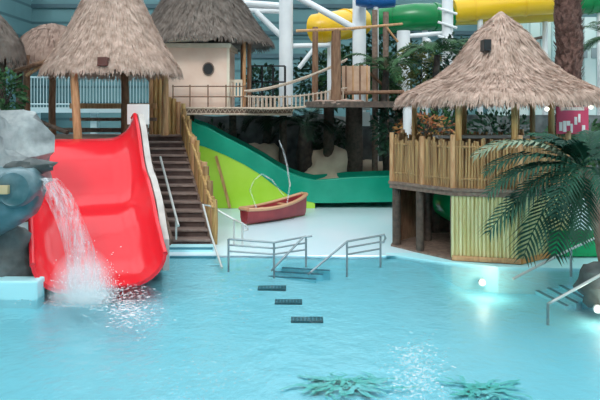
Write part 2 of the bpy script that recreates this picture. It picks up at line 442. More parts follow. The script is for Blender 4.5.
for x, y in ((-7.4,15.8), (-6.2,15.6), (-7.4,19.8), (-5.0,19.6), (-3.7,19.9)):
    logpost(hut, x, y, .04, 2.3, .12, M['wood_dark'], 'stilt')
MB().lathe(HC, [(1.5,4.28),(1.56,4.36),(1.5,4.44)], 24).build('ring_beam', M['wood'], hut, smooth=True)
MB().plank((-6.9,19.3,3.32), (-4.3,19.3,3.32), .1, .16).build('rail', M['wood_pale'], hut)
MB().plank((-6.9,19.3,2.92), (-4.3,19.3,2.92), .1, .1).build('rail', M['wood_mid'], hut)
MB().plank((-6.9,18.6,2.62), (-4.4,18.6,2.62), .4, .12).build('bench', M['wood_dark'], hut)
MB().tube([(-7.2,17.2,3.0), (-6.6,16.9,2.8), (-6.0,16.6,2.62)], .06, 7).build('rail', M['wood_dark'], hut, smooth=True)
bx = P(103, 62, 15.7)
tag(MB().box((bx.x-.12, 15.62, bx.z-.1), (bx.x+.12, 15.85, bx.z+.12)).build('nest_box', M['brown_box'], bevel=.015), 'small dark brown box hanging under the eave of the big pale thatched hut', 'box')
bd = P(137.5, 114, 16.3)
wb = thing('notice_board', 'white board standing at the top of the red slide beside the stair', 'board', (bd.x, 16.4, 2.46))
MB().box((bd.x-.28, 16.36, bd.z-.27), (bd.x+.28, 16.40, bd.z+.25)).build('panel', M['white'], wb, bevel=.01)
for sx in (-.2,.2): MB().box((bd.x+sx-.03, 16.40, 2.0 if sx > 0 else 2.46), (bd.x+sx+.03, 16.44, bd.z)).build('post', M['wood_mid'], wb)

# low thatched awning joined to the hut and dark hut at the far left
aw = thing('thatched_awning', 'small brown thatched lean-to roof tucked beside the big pale hut', 'thatched roof', (-7.5,18.9,.05))
thatch_roof(aw, (-7.5,19.5), [(1.3,4.6),(1.22,4.86),(1.0,5.2),(.65,5.55),(.3,5.75),(.03,5.82)], M['thatch_mid'], M['thatch_mid'], n=2600, ln=(.25,.5), w=.035, seed=5)
logpost(aw, X_(27,18.2), 18.2, .05, 4.75, .1, M['wood'])
logpost(aw, X_(18,19.4), 19.5, .05, 4.75, .1, M['wood_dark'])
MB().tube([P(12,72,17.9), P(58,58,17.9)], .07, 8).build('beam', M['wood'], aw, smooth=True)
MB().tube([P(26,76,18.0), P(46,62,18.0)], .05, 8).build('brace', M['wood_pale'], aw, smooth=True)
dh = thing('thatched_parasol', 'dark grey thatched parasol cut off by the picture edge', 'thatched parasol', (X_(-4,17),17,.05))
thatch_roof(dh, (X_(-4,17),17), [(.72,4.62),(.64,4.95),(.42,5.3),(.2,5.6),(.03,5.78)], M['thatch_dark'], M['thatch_dark'], n=1800, ln=(.25,.45), w=.035, seed=6)
logpost(dh, X_(2,17), 17, .05, 5.0, .1, M['wood_dark'])

# pale steel fence on the walkway behind the hut
wf = thing('steel_fence', 'pale blue steel railing seen behind the posts of the big thatched hut', 'railing', (-9.5,24,2.4))
MB().box((X_(25,24), 23.9, 3.1), (X_(152,24), 25.4, 3.3)).build('walkway', M['steel_blue'], wf)
for z in (4.42, 3.42): MB().tube([(X_(27,24),24,z), (X_(150,24),24,z)], .03, 6).build('rail', M['steel_blue'], wf)
for i in range(40):
    x = lerp(X_(28,24), X_(149,24), i/39); MB().tube([(x,24,3.3), (x,24,4.42)], .016, 5).build('baluster', M['steel_blue'], wf)
for x in (X_(30,24), X_(90,24), X_(148,24)): MB().box((x-.12,24.4,.05), (x+.12,24.7,3.1)).build('support_post', M['steel_blue'], wf)

# ================================================================== STAIR
sb0, sb1 = Vector((-2.97,14.9,0)), Vector((-2.04,14.9,0)); st0, st1 = Vector((-4.66,19.3,0)), Vector((-3.6,19.3,0))
stair = thing('staircase', 'dark timber staircase climbing beside the red slide to the hut deck', 'staircase', (-2.5,14.9,.04))
NS = 14
for i in range(NS):
    t0, t1 = i/NS, (i+1)/NS; z = lerp(.2, 2.46, i/(NS-1))
    a, b_, c, d = sb0.lerp(st0,t0), sb1.lerp(st1,t0), sb1.lerp(st1,min(1,t1+.02)), sb0.lerp(st0,min(1,t1+.02))
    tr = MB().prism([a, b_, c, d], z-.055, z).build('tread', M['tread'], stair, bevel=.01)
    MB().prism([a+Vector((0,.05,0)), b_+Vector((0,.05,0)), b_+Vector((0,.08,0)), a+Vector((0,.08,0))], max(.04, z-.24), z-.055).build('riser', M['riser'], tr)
for (p, q) in ((sb0, st0), (sb1, st1)):
    secs = []
    for k in range(2):
        c = (p, q)[k]; z = (.12, 2.36)[k]; secs.append([c+Vector((-.03,0,z-.16)), c+Vector((.03,0,z-.16)), c+Vector((.03,0,z+.1)), c+Vector((-.03,0,z+.1))])
    MB().loft(secs).build('stringer', M['wood_mid'], stair)
def hp(t, side, dz):
    p = (sb0 if side < 0 else sb1).lerp(st0 if side < 0 else st1, t); return Vector((p.x, p.y, lerp(.2, 2.46, t)+dz))
hr = MB().tube([hp(-.06, -1, .5)+Vector((.1,0,0)), hp(.5, -1, .62)+Vector((.1,0,0))], .03, 8).build('handrail', M['rail_pale'], stair, smooth=True)
MB().tube([hp(.0, -1, .0)+Vector((.1,0,0)), hp(.0, -1, .55)+Vector((.1,0,0))], .025, 8).build('rail_post', M['rail_pale'], stair)
# wet bottom steps in the pool below the stair
ws = thing('pool_steps', 'pale wading steps at the foot of the dark timber staircase', 'steps', (-2.4,14.2,-.1))
for i in range(3):
    y = 14.75-.42*i; z = .12-.1*i; xo = .13*i
    s_ = MB().box((-2.95+xo, y-.42, -.3), (-1.95+xo, y+.02, z)).build('step', M['pool_wall'], ws)
    MB().box((-2.95+xo, y-.43, z-.03), (-1.95+xo, y-.36, z+.012)).build('nosing', M['nosing'], s_)
# bamboo palisade stepping down beside the stair
pal = thing('bamboo_palisade', 'golden bamboo log palisade stepping down beside the dark staircase', 'palisade', (-2.0,15.5,.05))
random.seed(11)
NP = 30
for i in range(NP):
    t = i/(NP-1); p = hp(.05+t*.95, 1, 0)+Vector((.1+U(-.02,.03),0,0)); top_ = p.z+.74+U(-.2,.22)
    MB().tube([(p.x,p.y,.04),(p.x+U(-.02,.02),p.y,top_*.5),(p.x+U(-.03,.03),p.y,top_)], U(.055,.09), 8).build('log', M[('bamboo','wood_pale','bamboo','bamboo_fence')[i % 4]], pal, smooth=True)
MB().tube([hp(.0,1,.72)+Vector((.03,0,0)), hp(1,1,.75)+Vector((.03,0,0))], .035, 7).build('handrail', M['bamboo'], pal, smooth=True)
lw = thing('log_wall', 'cluster of tall golden bamboo logs at the head of the staircase under the eave', 'log wall', (-4.0,19.6,2.46))
for i, px in enumerate((151,155.5,160,164.5,169,173.5,178,183)):
    zt = (4.35,4.3,4.25,3.75,3.6,3.55,3.45,3.4)[i]; x = X_(px,19.62)
    MB().tube([(x,19.62,2.46),(x+.01,19.62,zt)], .07, 9).build('log', M['bamboo'] if i % 3 else M['wood_pale'], lw, smooth=True)

# ================================================================== SECOND HUT, CABIN, DECK, BRIDGE
D2 = 20.3
dk = thing('raised_deck', 'long raised timber deck with pale rope fringe carrying the peach cabin', 'deck', (-3,21.3,.05))
MB().box((X_(166,D2), D2, 3.06), (X_(292,D2), 23.2, 3.24)).build('platform', M['wood_mid'], dk)
fr = MB(); x = X_(166,D2); random.seed(2)
while x < X_(292,D2):
    fr.tube([(x, D2-.04, 3.24), (x+.07, D2-.07, 3.12), (x+.14, D2-.04, 3.24)], .018, 5); x += .15
fr.tube([(X_(166,D2),D2-.05,3.26),(X_(292,D2),D2-.05,3.26)], .035, 6); fr.tube([(X_(166,D2),D2-.05,3.08),(X_(292,D2),D2-.05,3.06)], .035, 6)
fr.build('rope_fringe', M['rope'], dk)
for x in (-3.9,-2.4,-.6):
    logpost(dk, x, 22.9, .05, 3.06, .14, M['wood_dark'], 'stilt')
for z in (3.62, 3.95): MB().tube([(X_(172,D2+.1),D2+.1,z),(X_(246,D2+.1),D2+.1,z)], .018, 6).build('rail', M['wood'], dk)
for px in (173, 190, 208, 226, 245): MB().tube([(X_(px,D2+.1),D2+.1,3.24),(X_(px,D2+.1),D2+.1,4.0)], .022, 6).build('rail_post', M['wood'], dk)
cb = thing('cabin', 'peach boarded cabin with round dark porthole under the dark thatched roof', 'cabin', (-3.25,21.6,3.24))
x0, x1 = X_(166,20.7), X_(228,20.7)
body = MB().box((x0,20.7,3.24), (x1,22.8,5.25)).build('body', M['peach'], cb)
MB().box((x0-.06,20.6,5.2), (x1+.1,22.9,5.34)).build('cornice', M['cream'], cb)
pc = P(208.5, 69, 20.7)
ph = MB().loft([[(pc.x+r*math.cos(a), y, pc.z+r*1.15*math.sin(a)) for a in [2*PI*k/24 for k in range(24)]] for r, y in ((.19,20.7),(.19,20.66),(.15,20.65))]).build('porthole', M['wood_mid'], cb)
MB().loft([[(pc.x+.155*math.cos(a), y, pc.z+.178*math.sin(a)) for a in [2*PI*k/24 for k in range(24)]] for y in (20.67,20.645)]).build('pane', M['black'], ph)
MB().box((x1-.04,20.67,3.24), (x1+.05,20.76,5.2)).build('corner_board', M['cream'], cb)
MB().plank((x0+.1,20.65,5.42), (x0+1.5,20.65,5.5), .06, .1).build('beam', M['cream'], cb)
# dark thatched hut roof with its posts
HC2 = (X_(203,22.4), 22.4)
h2 = thing('thatched_shelter', 'dark grey-brown thatched shelter roof above the peach cabin', 'thatched shelter', (HC2[0],HC2[1],3.24))
thatch_roof(h2, HC2, [(2.42,5.5),(2.2,5.75),(1.8,6.3),(1.4,6.95),(.9,7.6),(.4,8.15),(.04,8.5)], M['thatch_dark'], M['thatch_dark'], n=6500, ln=(.3,.6), w=.04, lift=.07, seed=8)
logpost(h2, X_(244,20.9), 20.95, 3.24, 5.6, .055, M['wood_pale'])
logpost(h2, X_(249,21.4), 21.5, 3.24, 5.6, .07, M['wood'])
logpost(h2, X_(243,22.8), 22.9, 3.24, 5.6, .09, M['wood'])
logpost(h2, X_(160,22.8), 23.05, 3.24, 5.6, .09, M['wood'])
ch = thing('deck_chair', 'small pale slatted chair on the raised deck beside the peach cabin', 'chair', (X_(236,21),21,3.24))
cx = X_(236,21)
MB().box((cx-.22,20.8,3.62),(cx+.2,21.2,3.66)).build('seat', M['cream'], ch)
for sx in (-.2,.17):
    for sy in (20.82,21.15): MB().box((cx+sx,sy,3.24),(cx+sx+.04,sy+.04,3.62)).build('leg', M['cream'], ch)
bk = MB()
for k in range(4): bk.box((cx-.2+.11*k,21.16,3.66),(cx-.14+.11*k,21.2,4.15))
bk.box((cx-.22,21.15,4.1),(cx+.2,21.21,4.2)).build('backrest', M['cream'], ch)
# rope bridge
br = thing('rope_bridge', 'sagging rope and plank bridge from the raised deck to the timber tower', 'rope bridge', (-.3,D2,3.1))
def bz(t): return lerp(3.26, 3.52, t)-.12*math.sin(PI*t)
bx0, bx1 = X_(246,D2-.2), X_(346,D2-.2)
for i in range(30):
    t = (i+.5)/30; x = lerp(bx0, bx1, t); MB().box((x-.04,D2-.75,bz(t)-.02),(x+.04,D2-.1,bz(t)+.02)).build('plank', M['rope'], br)
for yy in (D2-.78, D2-.08):
    top_r = [Vector((lerp(bx0,bx1,k/12), yy, lerp(3.78, 4.75, (k/12)**1.6))) for k in range(13)]
    MB().tube(top_r, .03, 6).build('hand_rope', M['rope'], br, smooth=True)
    MB().tube([Vector((lerp(bx0,bx1,k/12), yy, bz(k/12))) for k in range(13)], .03, 6).build('foot_rope', M['rope'], br, smooth=True)
    MB().tube([Vector((lerp(bx0,bx1,k/12), yy, bz(k/12)+.36)) for k in range(13)], .018, 6).build('side_rope', M['rope'], br, smooth=True)
    for i in range(1, 24):
        t = i/24; x = lerp(bx0,bx1,t); zt = lerp(3.78,4.75,t**1.6)
        MB().tube([(x,yy,bz(t)),(x,yy,min(zt, bz(t)+.4))], .02, 5).build('hanger', M['rope'], br)

dr_ = thing('steel_fence', 'dark steel framed railing standing behind the rope bridge', 'railing', (-.6,22.9,3.24))
for px in (251,262,273,285): MB().tube([(X_(px,22.9),22.9,3.24),(X_(px,22.9),22.9,Z_(66,22.9))], .04, 6).build('post', M['black'], dr_)
for yy in (66,82): MB().tube([(X_(251,22.9),22.9,Z_(yy,22.9)),(X_(285,22.9),22.9,Z_(yy,22.9))], .03, 6).build('rail', M['black'], dr_)
# timber tower at the far end of the bridge
tw = thing('timber_tower', 'brown log tower platform where the rope bridge ends before the green tube', 'timber tower', (1.2,20.6,.05))
def tp(px, Y, z0, ytop, r, m='wood'): return logpost(tw, X_(px,Y), Y, z0, Z_(ytop,Y), r, M[m])
tp(315,20.0,3.3,27,.095); tp(336,19.5,3.46,30,.15); tp(375,22.98,.05,10,.11,'wood_mid'); tp(386,22.98,.05,12,.11,'wood_mid')
tp(354,22.98,.05,103,.32,'wood_dark'); tp(329,22.98,.05,103,.2,'wood_dark'); tp(398,22.98,.05,102,.14,'wood_dark')
MB().box((X_(306,20),19.3,3.28),(X_(404,20.5),23.15,3.46)).build('platform', M['wood_dark'], tw)
ms = MB(); random.seed(4)
for i in range(9):
    px = 318+i*5; ms.ball((X_(px,19.4), 19.4+U(0,.1), 3.42), .16, 8, 6, (1.2,.8,.55), .4, 2, i)
ms.build('thatch_edge', M['thatch_mid'], tw, smooth=True)
MB().tube([P(296,31,19.4), P(345,29,19.4), P(402,24,22.85)], .045, 7).build('beam', M['wood_pale'], tw, smooth=True)
MB().tube([P(340,93,19.7), P(404,92,19.9)], .06, 7).build('rail', M['wood'], tw, smooth=True)
MB().tube([P(384,24,22.9), P(398,42,22.9)], .04, 7).build('brace', M['wood_pale'], tw, smooth=True)
MB().tube([P(360,64,22.85), P(386,88,22.85)], .05, 7).build('brace', M['wood'], tw, smooth=True)
MB().box((X_(342,20.9),20.9,Z_(91,20.9)),(X_(370,20.9),20.96,Z_(66,20.9))).build('panel', mat('tan_panel',(.5,.3,.2),.7,(.62,.4,.28),4), tw)
for ya, yb in ((101,110),(112,126)): MB().box((X_(362.5,22.6),22.6,Z_(yb,22.6)),(X_(370,22.6),22.66,Z_(ya,22.6))).build('white_plate', M['white'], tw)['label'] = 'white plate fixed to the stilt'
for i in range(4):
    x = X_(346+i*7,20.1); MB().tube([(x,20.1,3.46),(x,20.1,4.6)], .03, 6).build('rail_post', M['wood_pale'] if i % 2 else M['wood'], tw)

# ================================================================== GREEN SLIDE
gs = thing('green_slide', 'broad sea green slide with lime side wall sweeping down behind the small boat', 'water slide', (-.5,21,.05))
TOP = [(184,119),(205,127),(225,138),(245,148),(261,157),(275,166),(288,173),(301,178),(315,181),(335,179.5),(351,178),(391,176.6),(420,177)]
BOT = [(184,141),(205,147),(225,155),(245,165),(261,175),(275,186),(288,195),(301,200),(315,203),(335,203),(351,202.5),(391,202),(420,202)]
YS = 20.6
def wallsec(i, y0, y1):
    a = P(*TOP[i], YS); b_ = P(*BOT[i], YS); zb = max(b_.z, .06)
    return [Vector((a.x,y0,zb)), Vector((a.x,y0,a.z)), Vector((a.x,y1,a.z)), Vector((a.x,y1,zb))]
MB().loft([wallsec(i, YS, YS+.12) for i in range(len(TOP))]).build('side_wall', M['green'], gs, smooth=True)
MB().loft([wallsec(i, YS+2.0, YS+2.12) for i in range(len(TOP))]).build('side_wall', M['green'], gs, smooth=True)
fl = []
for i in range(len(TOP)):
    b_ = P(*BOT[i], YS); z = max(b_.z, .06)+.05; fl.append([Vector((b_.x,YS+.12,z)),Vector((b_.x,YS+2,z)),Vector((b_.x,YS+2,z-.06)),Vector((b_.x,YS+.12,z-.06))])
MB().loft(fl).build('chute', M['green'], gs, smooth=True)
MB().tube([P(p[0],p[1]+.6,YS)+Vector((0,.06,0)) for p in TOP], .06, 8).build('rim', M['green'], gs, smooth=True)
lm = []
for i in range(9):
    b_ = P(*BOT[i], YS); z = max(b_.z,.12); lm.append([Vector((b_.x,YS+.02,.05)),Vector((b_.x,YS+.02,z)),Vector((b_.x,YS+.1,z)),Vector((b_.x,YS+.1,.05))])
MB().loft(lm).build('support_wall', M['lime'], gs)['label'] = 'lime green support wall'
MB().plank(P(216,156,YS-.02), P(230,208,YS-.02), .09, .05, (0,1,0)).build('brace', M['bamboo'], gs)

# ================================================================== BOAT WITH WATER JETS
A = G(250,228); B_ = G(310,218)
bt = thing('toy_boat', 'small maroon rowing boat with tan rim resting on the pale beach', 'boat', ((A.x+B_.x)/2, (A.y+B_.y)/2, .05))
ax = (B_-A); ax.z = 0; Lb = ax.length; ax.normalize(); sx_ = Vector((-ax.y, ax.x, 0))
def boat_sec(t, infl=0, k0=0):
    wdt = .34*(math.sin(PI*min(1,(t*.86+.1)))**.55)+infl; c = A.lerp(B_, t)+sx_*.25; c.z = .05
    sheer = .33+.1*abs(2*t-1)**2+(.2*t)
    pts = []
    for k in range(9):
        a = -PI/2+PI*k/8; pts.append(c+sx_*(wdt*math.sin(a))+Vector((0,0,sheer-(sheer-.0)*math.cos(a)**.6 if abs(a) < PI/2-.01 else sheer)))
    inn = []
    for k in range(9):
        a = PI/2-PI*k/8; inn.append(c+sx_*((wdt-.05)*math.sin(a))+Vector((0,0,sheer-(sheer-.08)*math.cos(a)**.6 if abs(a) < PI/2-.01 else sheer)))
    return pts+inn
MB().loft([boat_sec(i/16) for i in range(17)]).build('hull', M['boat'], bt, smooth=True)
rp = [];
for i in range(17): rp.append(boat_sec(i/16)[0]+Vector((0,0,.01)))
for i in range(16,-1,-1): rp.append(boat_sec(i/16)[8]+Vector((0,0,.01)))
rp.append(rp[0]); MB().tube(rp, .055, 6).build('rim', M['boat_rim'], bt, smooth=True)
for t_ in (.35,.65):
    s_ = boat_sec(t_); MB().plank(s_[0].lerp(s_[8],.12)+Vector((0,0,-.05)), s_[8].lerp(s_[0],.12)+Vector((0,0,-.05)), .14, .03).build('thwart', M['boat_rim'], bt)
def jet(name, label, pts, r):
    pts = [Vector(p) for p in pts]
    o = MB().tube(pts, r, 8).build(name, M['jet'], None, True, pts[-1]); return tag(o, label, 'water jet')
c = A.lerp(B_, .5)+sx_*.25
jet('water_jet', 'thin white water jet arching up out of the maroon boat', [c+Vector((.3,0,.3)), P(290,185,18.9), P(287,165,18.9), P(283,150,18.9), P(279,140,18.9)][::-1], [.012,.03,.03,.025,.02])
jet('water_jet', 'thin white water jet arching over the bow of the maroon boat', [A.lerp(B_,.22)+sx_*.25+Vector((0,0,.3)), P(250,190,18.6), P(254,180,18.6), P(262,174,18.6), P(272,180,18.6), P(284,196,18.6)][::-1], [.012,.02,.022,.022,.022,.02])
jet('water_jet', 'thin water trickle pouring from the stern of the maroon boat onto the beach', [P(290,232,18.2)+Vector((0,0,.0)), P(292,222,18.4), P(296,214,18.9)], [.015,.015,.01])

# ================================================================== HANDRAILS IN THE MIDDLE OF THE POOL EDGE
def rail_set(label, posts, bars, extra, r=.022, m='rail', z=0.0):
    pp = [(G(bx_, by_, z), Z_(ty_, G(bx_, by_, z).y)) for bx_, by_, ty_ in posts]
    t = thing('handrail', label, 'handrail', pp[0][0])
    for g, zt in pp:
        MB().tube([(g.x,g.y,min(z, floor_z(g.y))-.02),(g.x,g.y,zt)], r, 8).build('post', M[m], t, smooth=True)
    for fr_ in bars:
        MB().tube([(g.x,g.y,lerp(z,zt,fr_)) for g, zt in pp], r if fr_ > .98 else r*.85, 8).build('bar', M[m], t, smooth=True)
    for pts in extra: MB().tube(pts, r*1.05, 8).build('sloping_bar', M[m], t, smooth=True)
    return t, pp
g = G(305,266); zt = Z_(236,g.y)
rail_set('grey steel handrail panel standing at the pool edge in front of the maroon boat', [(228.5,266,239),(274,268.5,242.5),(306,265.5,236.5)], (1,.78,.55), [[G(271,271,-.05), Vector((g.x-.03,g.y,zt-.02)), Vector((g.x+.15,g.y,zt))]])
q = rail_set('grey steel handrail panel at the pool edge between the maroon boat and the thatched bar', [(347,267.5,241.5),(380.5,262,235.5)], (1,.76,.5),
   [[G(308,274.5,-.05), Vector((G(347,267.5).x, G(347,267.5).y, Z_(241.5,G(347,267.5).y)))],
    [Vector((G(380.5,262).x, G(380.5,262).y, Z_(235.5,G(380.5,262).y))), P(384,234.6,G(380.5,262).y), P(385.5,238,G(380.5,262).y), P(383.5,242,G(380.5,262).y), P(380.5,242.5,G(380.5,262).y)]])
rail_set('pale steel stair handrail beside the bamboo palisade at the foot of the staircase', [(234,247,219.5),(242.5,249,223.5)], (1,), [[G(222,268,-.02), P(211,235,14.6), P(203,204.5,15.2), P(210,206,15.2), P(234,219.5,G(234,247).y)], [P(242.5,223.5,G(242.5,249).y), P(247,226.5,14.8), P(248,229.5,14.8), P(244,230.5,14.8)]], r=.024, m='rail_pale')
# steps going down into the pool between the two rails
ps = thing('pool_steps', 'sunken pool steps with dark nosings between the two grey handrails', 'steps', G(300,272,-.15))
for i, (xa, ya, xb, yb, z) in enumerate(((282,267.5,330,270.5,-.03),(274,271.5,323,274.5,-.1),(268,276,316,279,-.17))):
    a, b_ = G(xa,ya,z), G(xb,yb,z); d = Vector((0,.5,0))
    s_ = MB().prism([(a.x,a.y),(b_.x,b_.y),(b_.x,b_.y+.5),(a.x,a.y+.5)], -.42, z-.005).build('step', M['pool'], ps)
    MB().prism([(a.x,a.y-.005),(b_.x,b_.y-.005),(b_.x,b_.y+.07),(a.x,a.y+.07)], z-.012, z).build('nosing', M['nosing'], s_)

# ================================================================== BAR KIOSK
V8 = [Vector(v) for v in ((2.13,14.9,0),(3.22,13.54,0),(4.52,13.2,0),(5.95,14.3,0),(6.65,15.9,0),(6.0,17.4,0),(4.5,18.0,0),(2.75,17.2,0))]
KC = Vector((4.55,15.6,0))
ks = thing('thatched_bar', 'eight-sided bamboo bar on stilts under a wide pale thatched roof', 'bar hut', (KC.x,KC.y,.05))
prof = [(2.46,3.42),(2.36,3.54),(2.0,3.72),(1.5,3.98),(1.12,4.3),(.84,4.7),(.62,5.0),(.4,5.22),(.2,5.42),(.03,5.58)]
kc = (4.87,15.6)
roof = thatch_roof(ks, kc, prof, M['thatch'], M['straw'], n=14000, ln=(.25,.5), w=.024, lift=.08, seed=9)
ht = P(484,46,15.0); MB().box((ht.x-.1,14.66,ht.z-.14),(ht.x+.07,14.95,ht.z+.12)).build('vent', M['black'], roof)
def off(v, d): q = (v-KC); q.normalize(); return v+q*d
MB().prism([off(v,.06) for v in V8], 1.4, 1.54).build('deck', M['wood_mid'], ks)
MB().prism([off(v,.03) for v in V8], .02, .08).build('plinth', M['wood_mid'], ks)
MB().prism([off(v,.09) for v in V8][0:8], 1.5, 1.56).build('deck_trim', M['wood_mid'], ks)
for i, v in enumerate(V8):
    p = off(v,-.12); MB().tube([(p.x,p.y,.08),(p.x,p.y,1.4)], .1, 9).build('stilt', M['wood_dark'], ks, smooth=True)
    if i in (1,2,3,5,6,7):
        q_ = off(v,-.36)
        MB().tube([(q_.x,q_.y,1.54),(q_.x,q_.y,3.5)], .07, 9).build('post', M['bamboo'], ks, smooth=True)
pe = Vector((X_(535,14.2),14.35,0)); MB().tube([(pe.x,pe.y,1.54),(pe.x,pe.y,3.5)], .06, 9).build('post', M['bamboo_fence'], ks, smooth=True)
random.seed(21)
for i in range(8):                                               # railing panels of upright canes
    a, b_ = off(V8[i],-.03), off(V8[(i+1) % 8],-.03); n = int((b_-a).length/.062); pm = MB()
    for k in range(n+1):
        p = a.lerp(b_, k/n); pm.tube([(p.x,p.y,1.55),(p.x+U(-.02,.02),p.y,2.56+U(-.06,.06))], U(.024,.036), 6)
    pm.tube([a+Vector((0,0,1.75)), b_+Vector((0,0,1.75))], .03, 6); pm.tube([a+Vector((0,0,2.42)), b_+Vector((0,0,2.42))], .03, 6)
    pm.build('railing_panel', M['bamboo_fence'], ks, smooth=True)
    p = off(V8[i], 0); MB().tube([(p.x,p.y,1.54),(p.x,p.y,2.68)], .055, 8).build('railing_post', M['wood_pale'], ks, smooth=True)
p = V8[0].lerp(V8[1], .52); p = off(p,.0); MB().tube([(p.x,p.y,1.54),(p.x,p.y,2.62)], .06, 8).build('railing_post', M['wood_pale'], ks, smooth=True)
for i in (1,2):                                                  # boarded skirt below the deck
    a, b_ = off(V8[i],-.0), off(V8[i+1],-.0); n = int((b_-a).length/.075); pm = MB()
    for k in range(n+1):
        p = a.lerp(b_, k/n); pm.tube([(p.x,p.y,.1),(p.x,p.y,1.4+U(-.02,.02))], .041, 6)
    pm.build('skirt_panel', M['bamboo_green'], ks, smooth=True)
    MB().plank(a+Vector((0,0,.1))*1+(a-KC).normalized()*.05, b_+Vector((0,0,.1))+(b_-KC).normalized()*.05, .06, .1).build('kick_board', M['orange'] if i == 2 else M['wood_pale'], ks)
a, b_ = Vector((2.35,15.6,0)), Vector((3.05,15.9,0))
for i, (a, b_) in enumerate(((Vector((2.25,15.15,0)),Vector((2.95,15.9,0))),(Vector((3.05,16.2,0)),Vector((4.6,16.4,0))))):
    pm = MB(); n = int((b_-a).length/.12)
    for k in range(n):
        p0, p1 = a.lerp(b_, k/n), a.lerp(b_, (k+.93)/n); pm.plank(p0+Vector((0,0,.7)), p1+Vector((0,0,.7)), 1.2, .04, (b_-a).cross(Vector((0,0,1))))
    pm.build('back_wall', M['wood'] if i == 0 else M['wood_dark'], ks)
for px, Y in ((420,14.3),(428,15.4)):
    x = X_(px,Y); MB().tube([(x,Y,.08),(x+.0,Y,1.4)], .09, 8).build('stilt', M['wood_dark'], ks, smooth=True)
# counter and shelving inside the bar
cn = thing('bar_counter', 'brown timber bar counter with pale top inside the thatched bar', 'counter', (4.7,16.2,1.54))
MB().box((3.5,16.0,1.54),(5.9,16.4,2.5)).build('body', M['wood'], cn)
MB().box((3.4,15.9,2.5),(6.0,16.5,2.56)).build('worktop', M['white'], cn)
sg = P(573,118,17.0)
sn = thing('menu_board', 'red and white menu board hanging beneath the far eave of the thatched bar', 'sign', (sg.x,17.2,sg.z))
MB().box((sg.x-.42,17.02,sg.z-.42),(sg.x+.42,17.08,sg.z+.3)).build('panel', M['sign_red'], sn)
random.seed(5)
for i in range(7):
    x = sg.x-.36+.1*i; h_ = U(.12,.3); z = sg.z-U(.0,.3); MB().box((x,17.0,z-h_/2),(x+U(.05,.09),17.02,z+h_/2)).build('white_patch', M['white'], sn)
MB().box((sg.x-.3,17.0,sg.z+.2),(sg.x+.3,17.02,sg.z+.29)).build('header', M['grey_panel'], sn)
MB().tube([(sg.x-.3,17.05,sg.z+.3),(sg.x-.3,17.05,3.5)], .01, 5).build('hanger', M['black'], sn); MB().tube([(sg.x+.3,17.05,sg.z+.3),(sg.x+.3,17.05,3.5)], .01, 5).build('hanger', M['black'], sn)
for k, (px, lb) in enumerate(((547,'small round white lamp under the bar eave nearer the apex side of the roof'),(591,'small round white lamp under the bar eave beside the picture edge'))):
    p = P(px, 109 if k == 0 else 107, 14.3); t = thing('lantern', lb, 'lamp', p)
    MB().ball(p, .05, 12, 8).build('globe', M['lamp'], t, smooth=True); MB().tube([p+Vector((0,0,.04)), p+Vector((0,0,.3))], .008, 5).build('cord', M['black'], t)

# pool wall below the bar (its face shows under the water) with round underwater lamps
ledge = [(1.9,14.15),(3.0,13.4),(4.0,12.98),(5.4,12.85),(7.2,12.9),(10,12.8),(17,12.8)]
pw = MB(); secs = []
for x, y in ledge: secs.append([Vector((x,y,-.6)),Vector((x,y,.035)),Vector((x,y+1.3,.035)),Vector((x,y+1.3,-.6))])
struct(pw.loft(secs).build('trim_5', M['pool_wall']), 'pale blue pool side wall below the thatched bar', 'pool wall')
def lampthing(p, lb):
    t = thing('pool_lamp', lb, 'lamp', p)
    MB().loft([[(p.x+r*math.cos(a), y, p.z+r*math.sin(a)) for a in [2*PI*k/16 for k in range(16)]] for r, y in ((.075,p.y+.03),(.075,p.y-.02),(.06,p.y-.03))]).build('bezel', M['steel_white'], t)
    MB().loft([[(p.x+r*math.cos(a), y, p.z+r*math.sin(a)) for a in [2*PI*k/16 for k in range(16)]] for r, y in ((.045,p.y-.025),(.03,p.y-.045))]).build('lens', M['lamp'], t)
    ld = bpy.data.lights.new('pool_lamp_light', 'POINT'); ld.energy = 9; ld.color = (1,.93,.72); ld.shadow_soft_size = .08
    lo = bpy.data.objects.new('pool_lamp_light', ld); COL.objects.link(lo); lo.parent = t; lo.location = (0,-.32,.12)
    return t
lampthing(Vector((X_(482,12.9), 12.9, -.26)), 'round glowing underwater lamp in the pool wall below the bar')
lampthing(Vector((5.2, 11.24, -.28)), 'round glowing underwater lamp below the dark rock beside the palm')

# ================================================================== RIGHT SIDE: RAILS, STEPS, ROCK, PALM, GREEN TUBE
rk = tag(MB().ball((5.55,11.6,.08), .55, 18, 12, (1,.75,.75), .35, 1.6, 3).build('boulder', M['rock_dark'], None, True, (5.55,11.6,0)), 'dark boulder at the pool edge beneath the palm trunk', 'rock')
def bar_thing(label, path, posts):
    t = thing('handrail', label, 'handrail', path[0]); MB().tube(path, .026, 8).build('bar', M['rail_pale'], t, smooth=True)
    for a, b_ in posts: MB().tube([a, b_], .026, 8).build('post', M['rail'], t, smooth=True)
a = G(513,279,-.02); e = P(606,233,13.0); pst = P(571,249,12.75)
bar_thing('long tan handrail sloping into the water in front of the bar skirt', [a, a.lerp(e,.4)+Vector((0,0,.02)), pst, e], [(pst, Vector((pst.x,pst.y,-.1)))])
a = G(548,307,-.1); e = P(604,273,11.0)
bar_thing('short grey handrail sloping into the water beside the dark boulder', [a+Vector((0,0,.05)), e], [(a+Vector((0,0,.06)), Vector((a.x,a.y,-.4)))])
ps = thing('pool_steps', 'sunken pool steps with dark nosings between the two tan and grey handrails', 'steps', G(552,290,-.2))
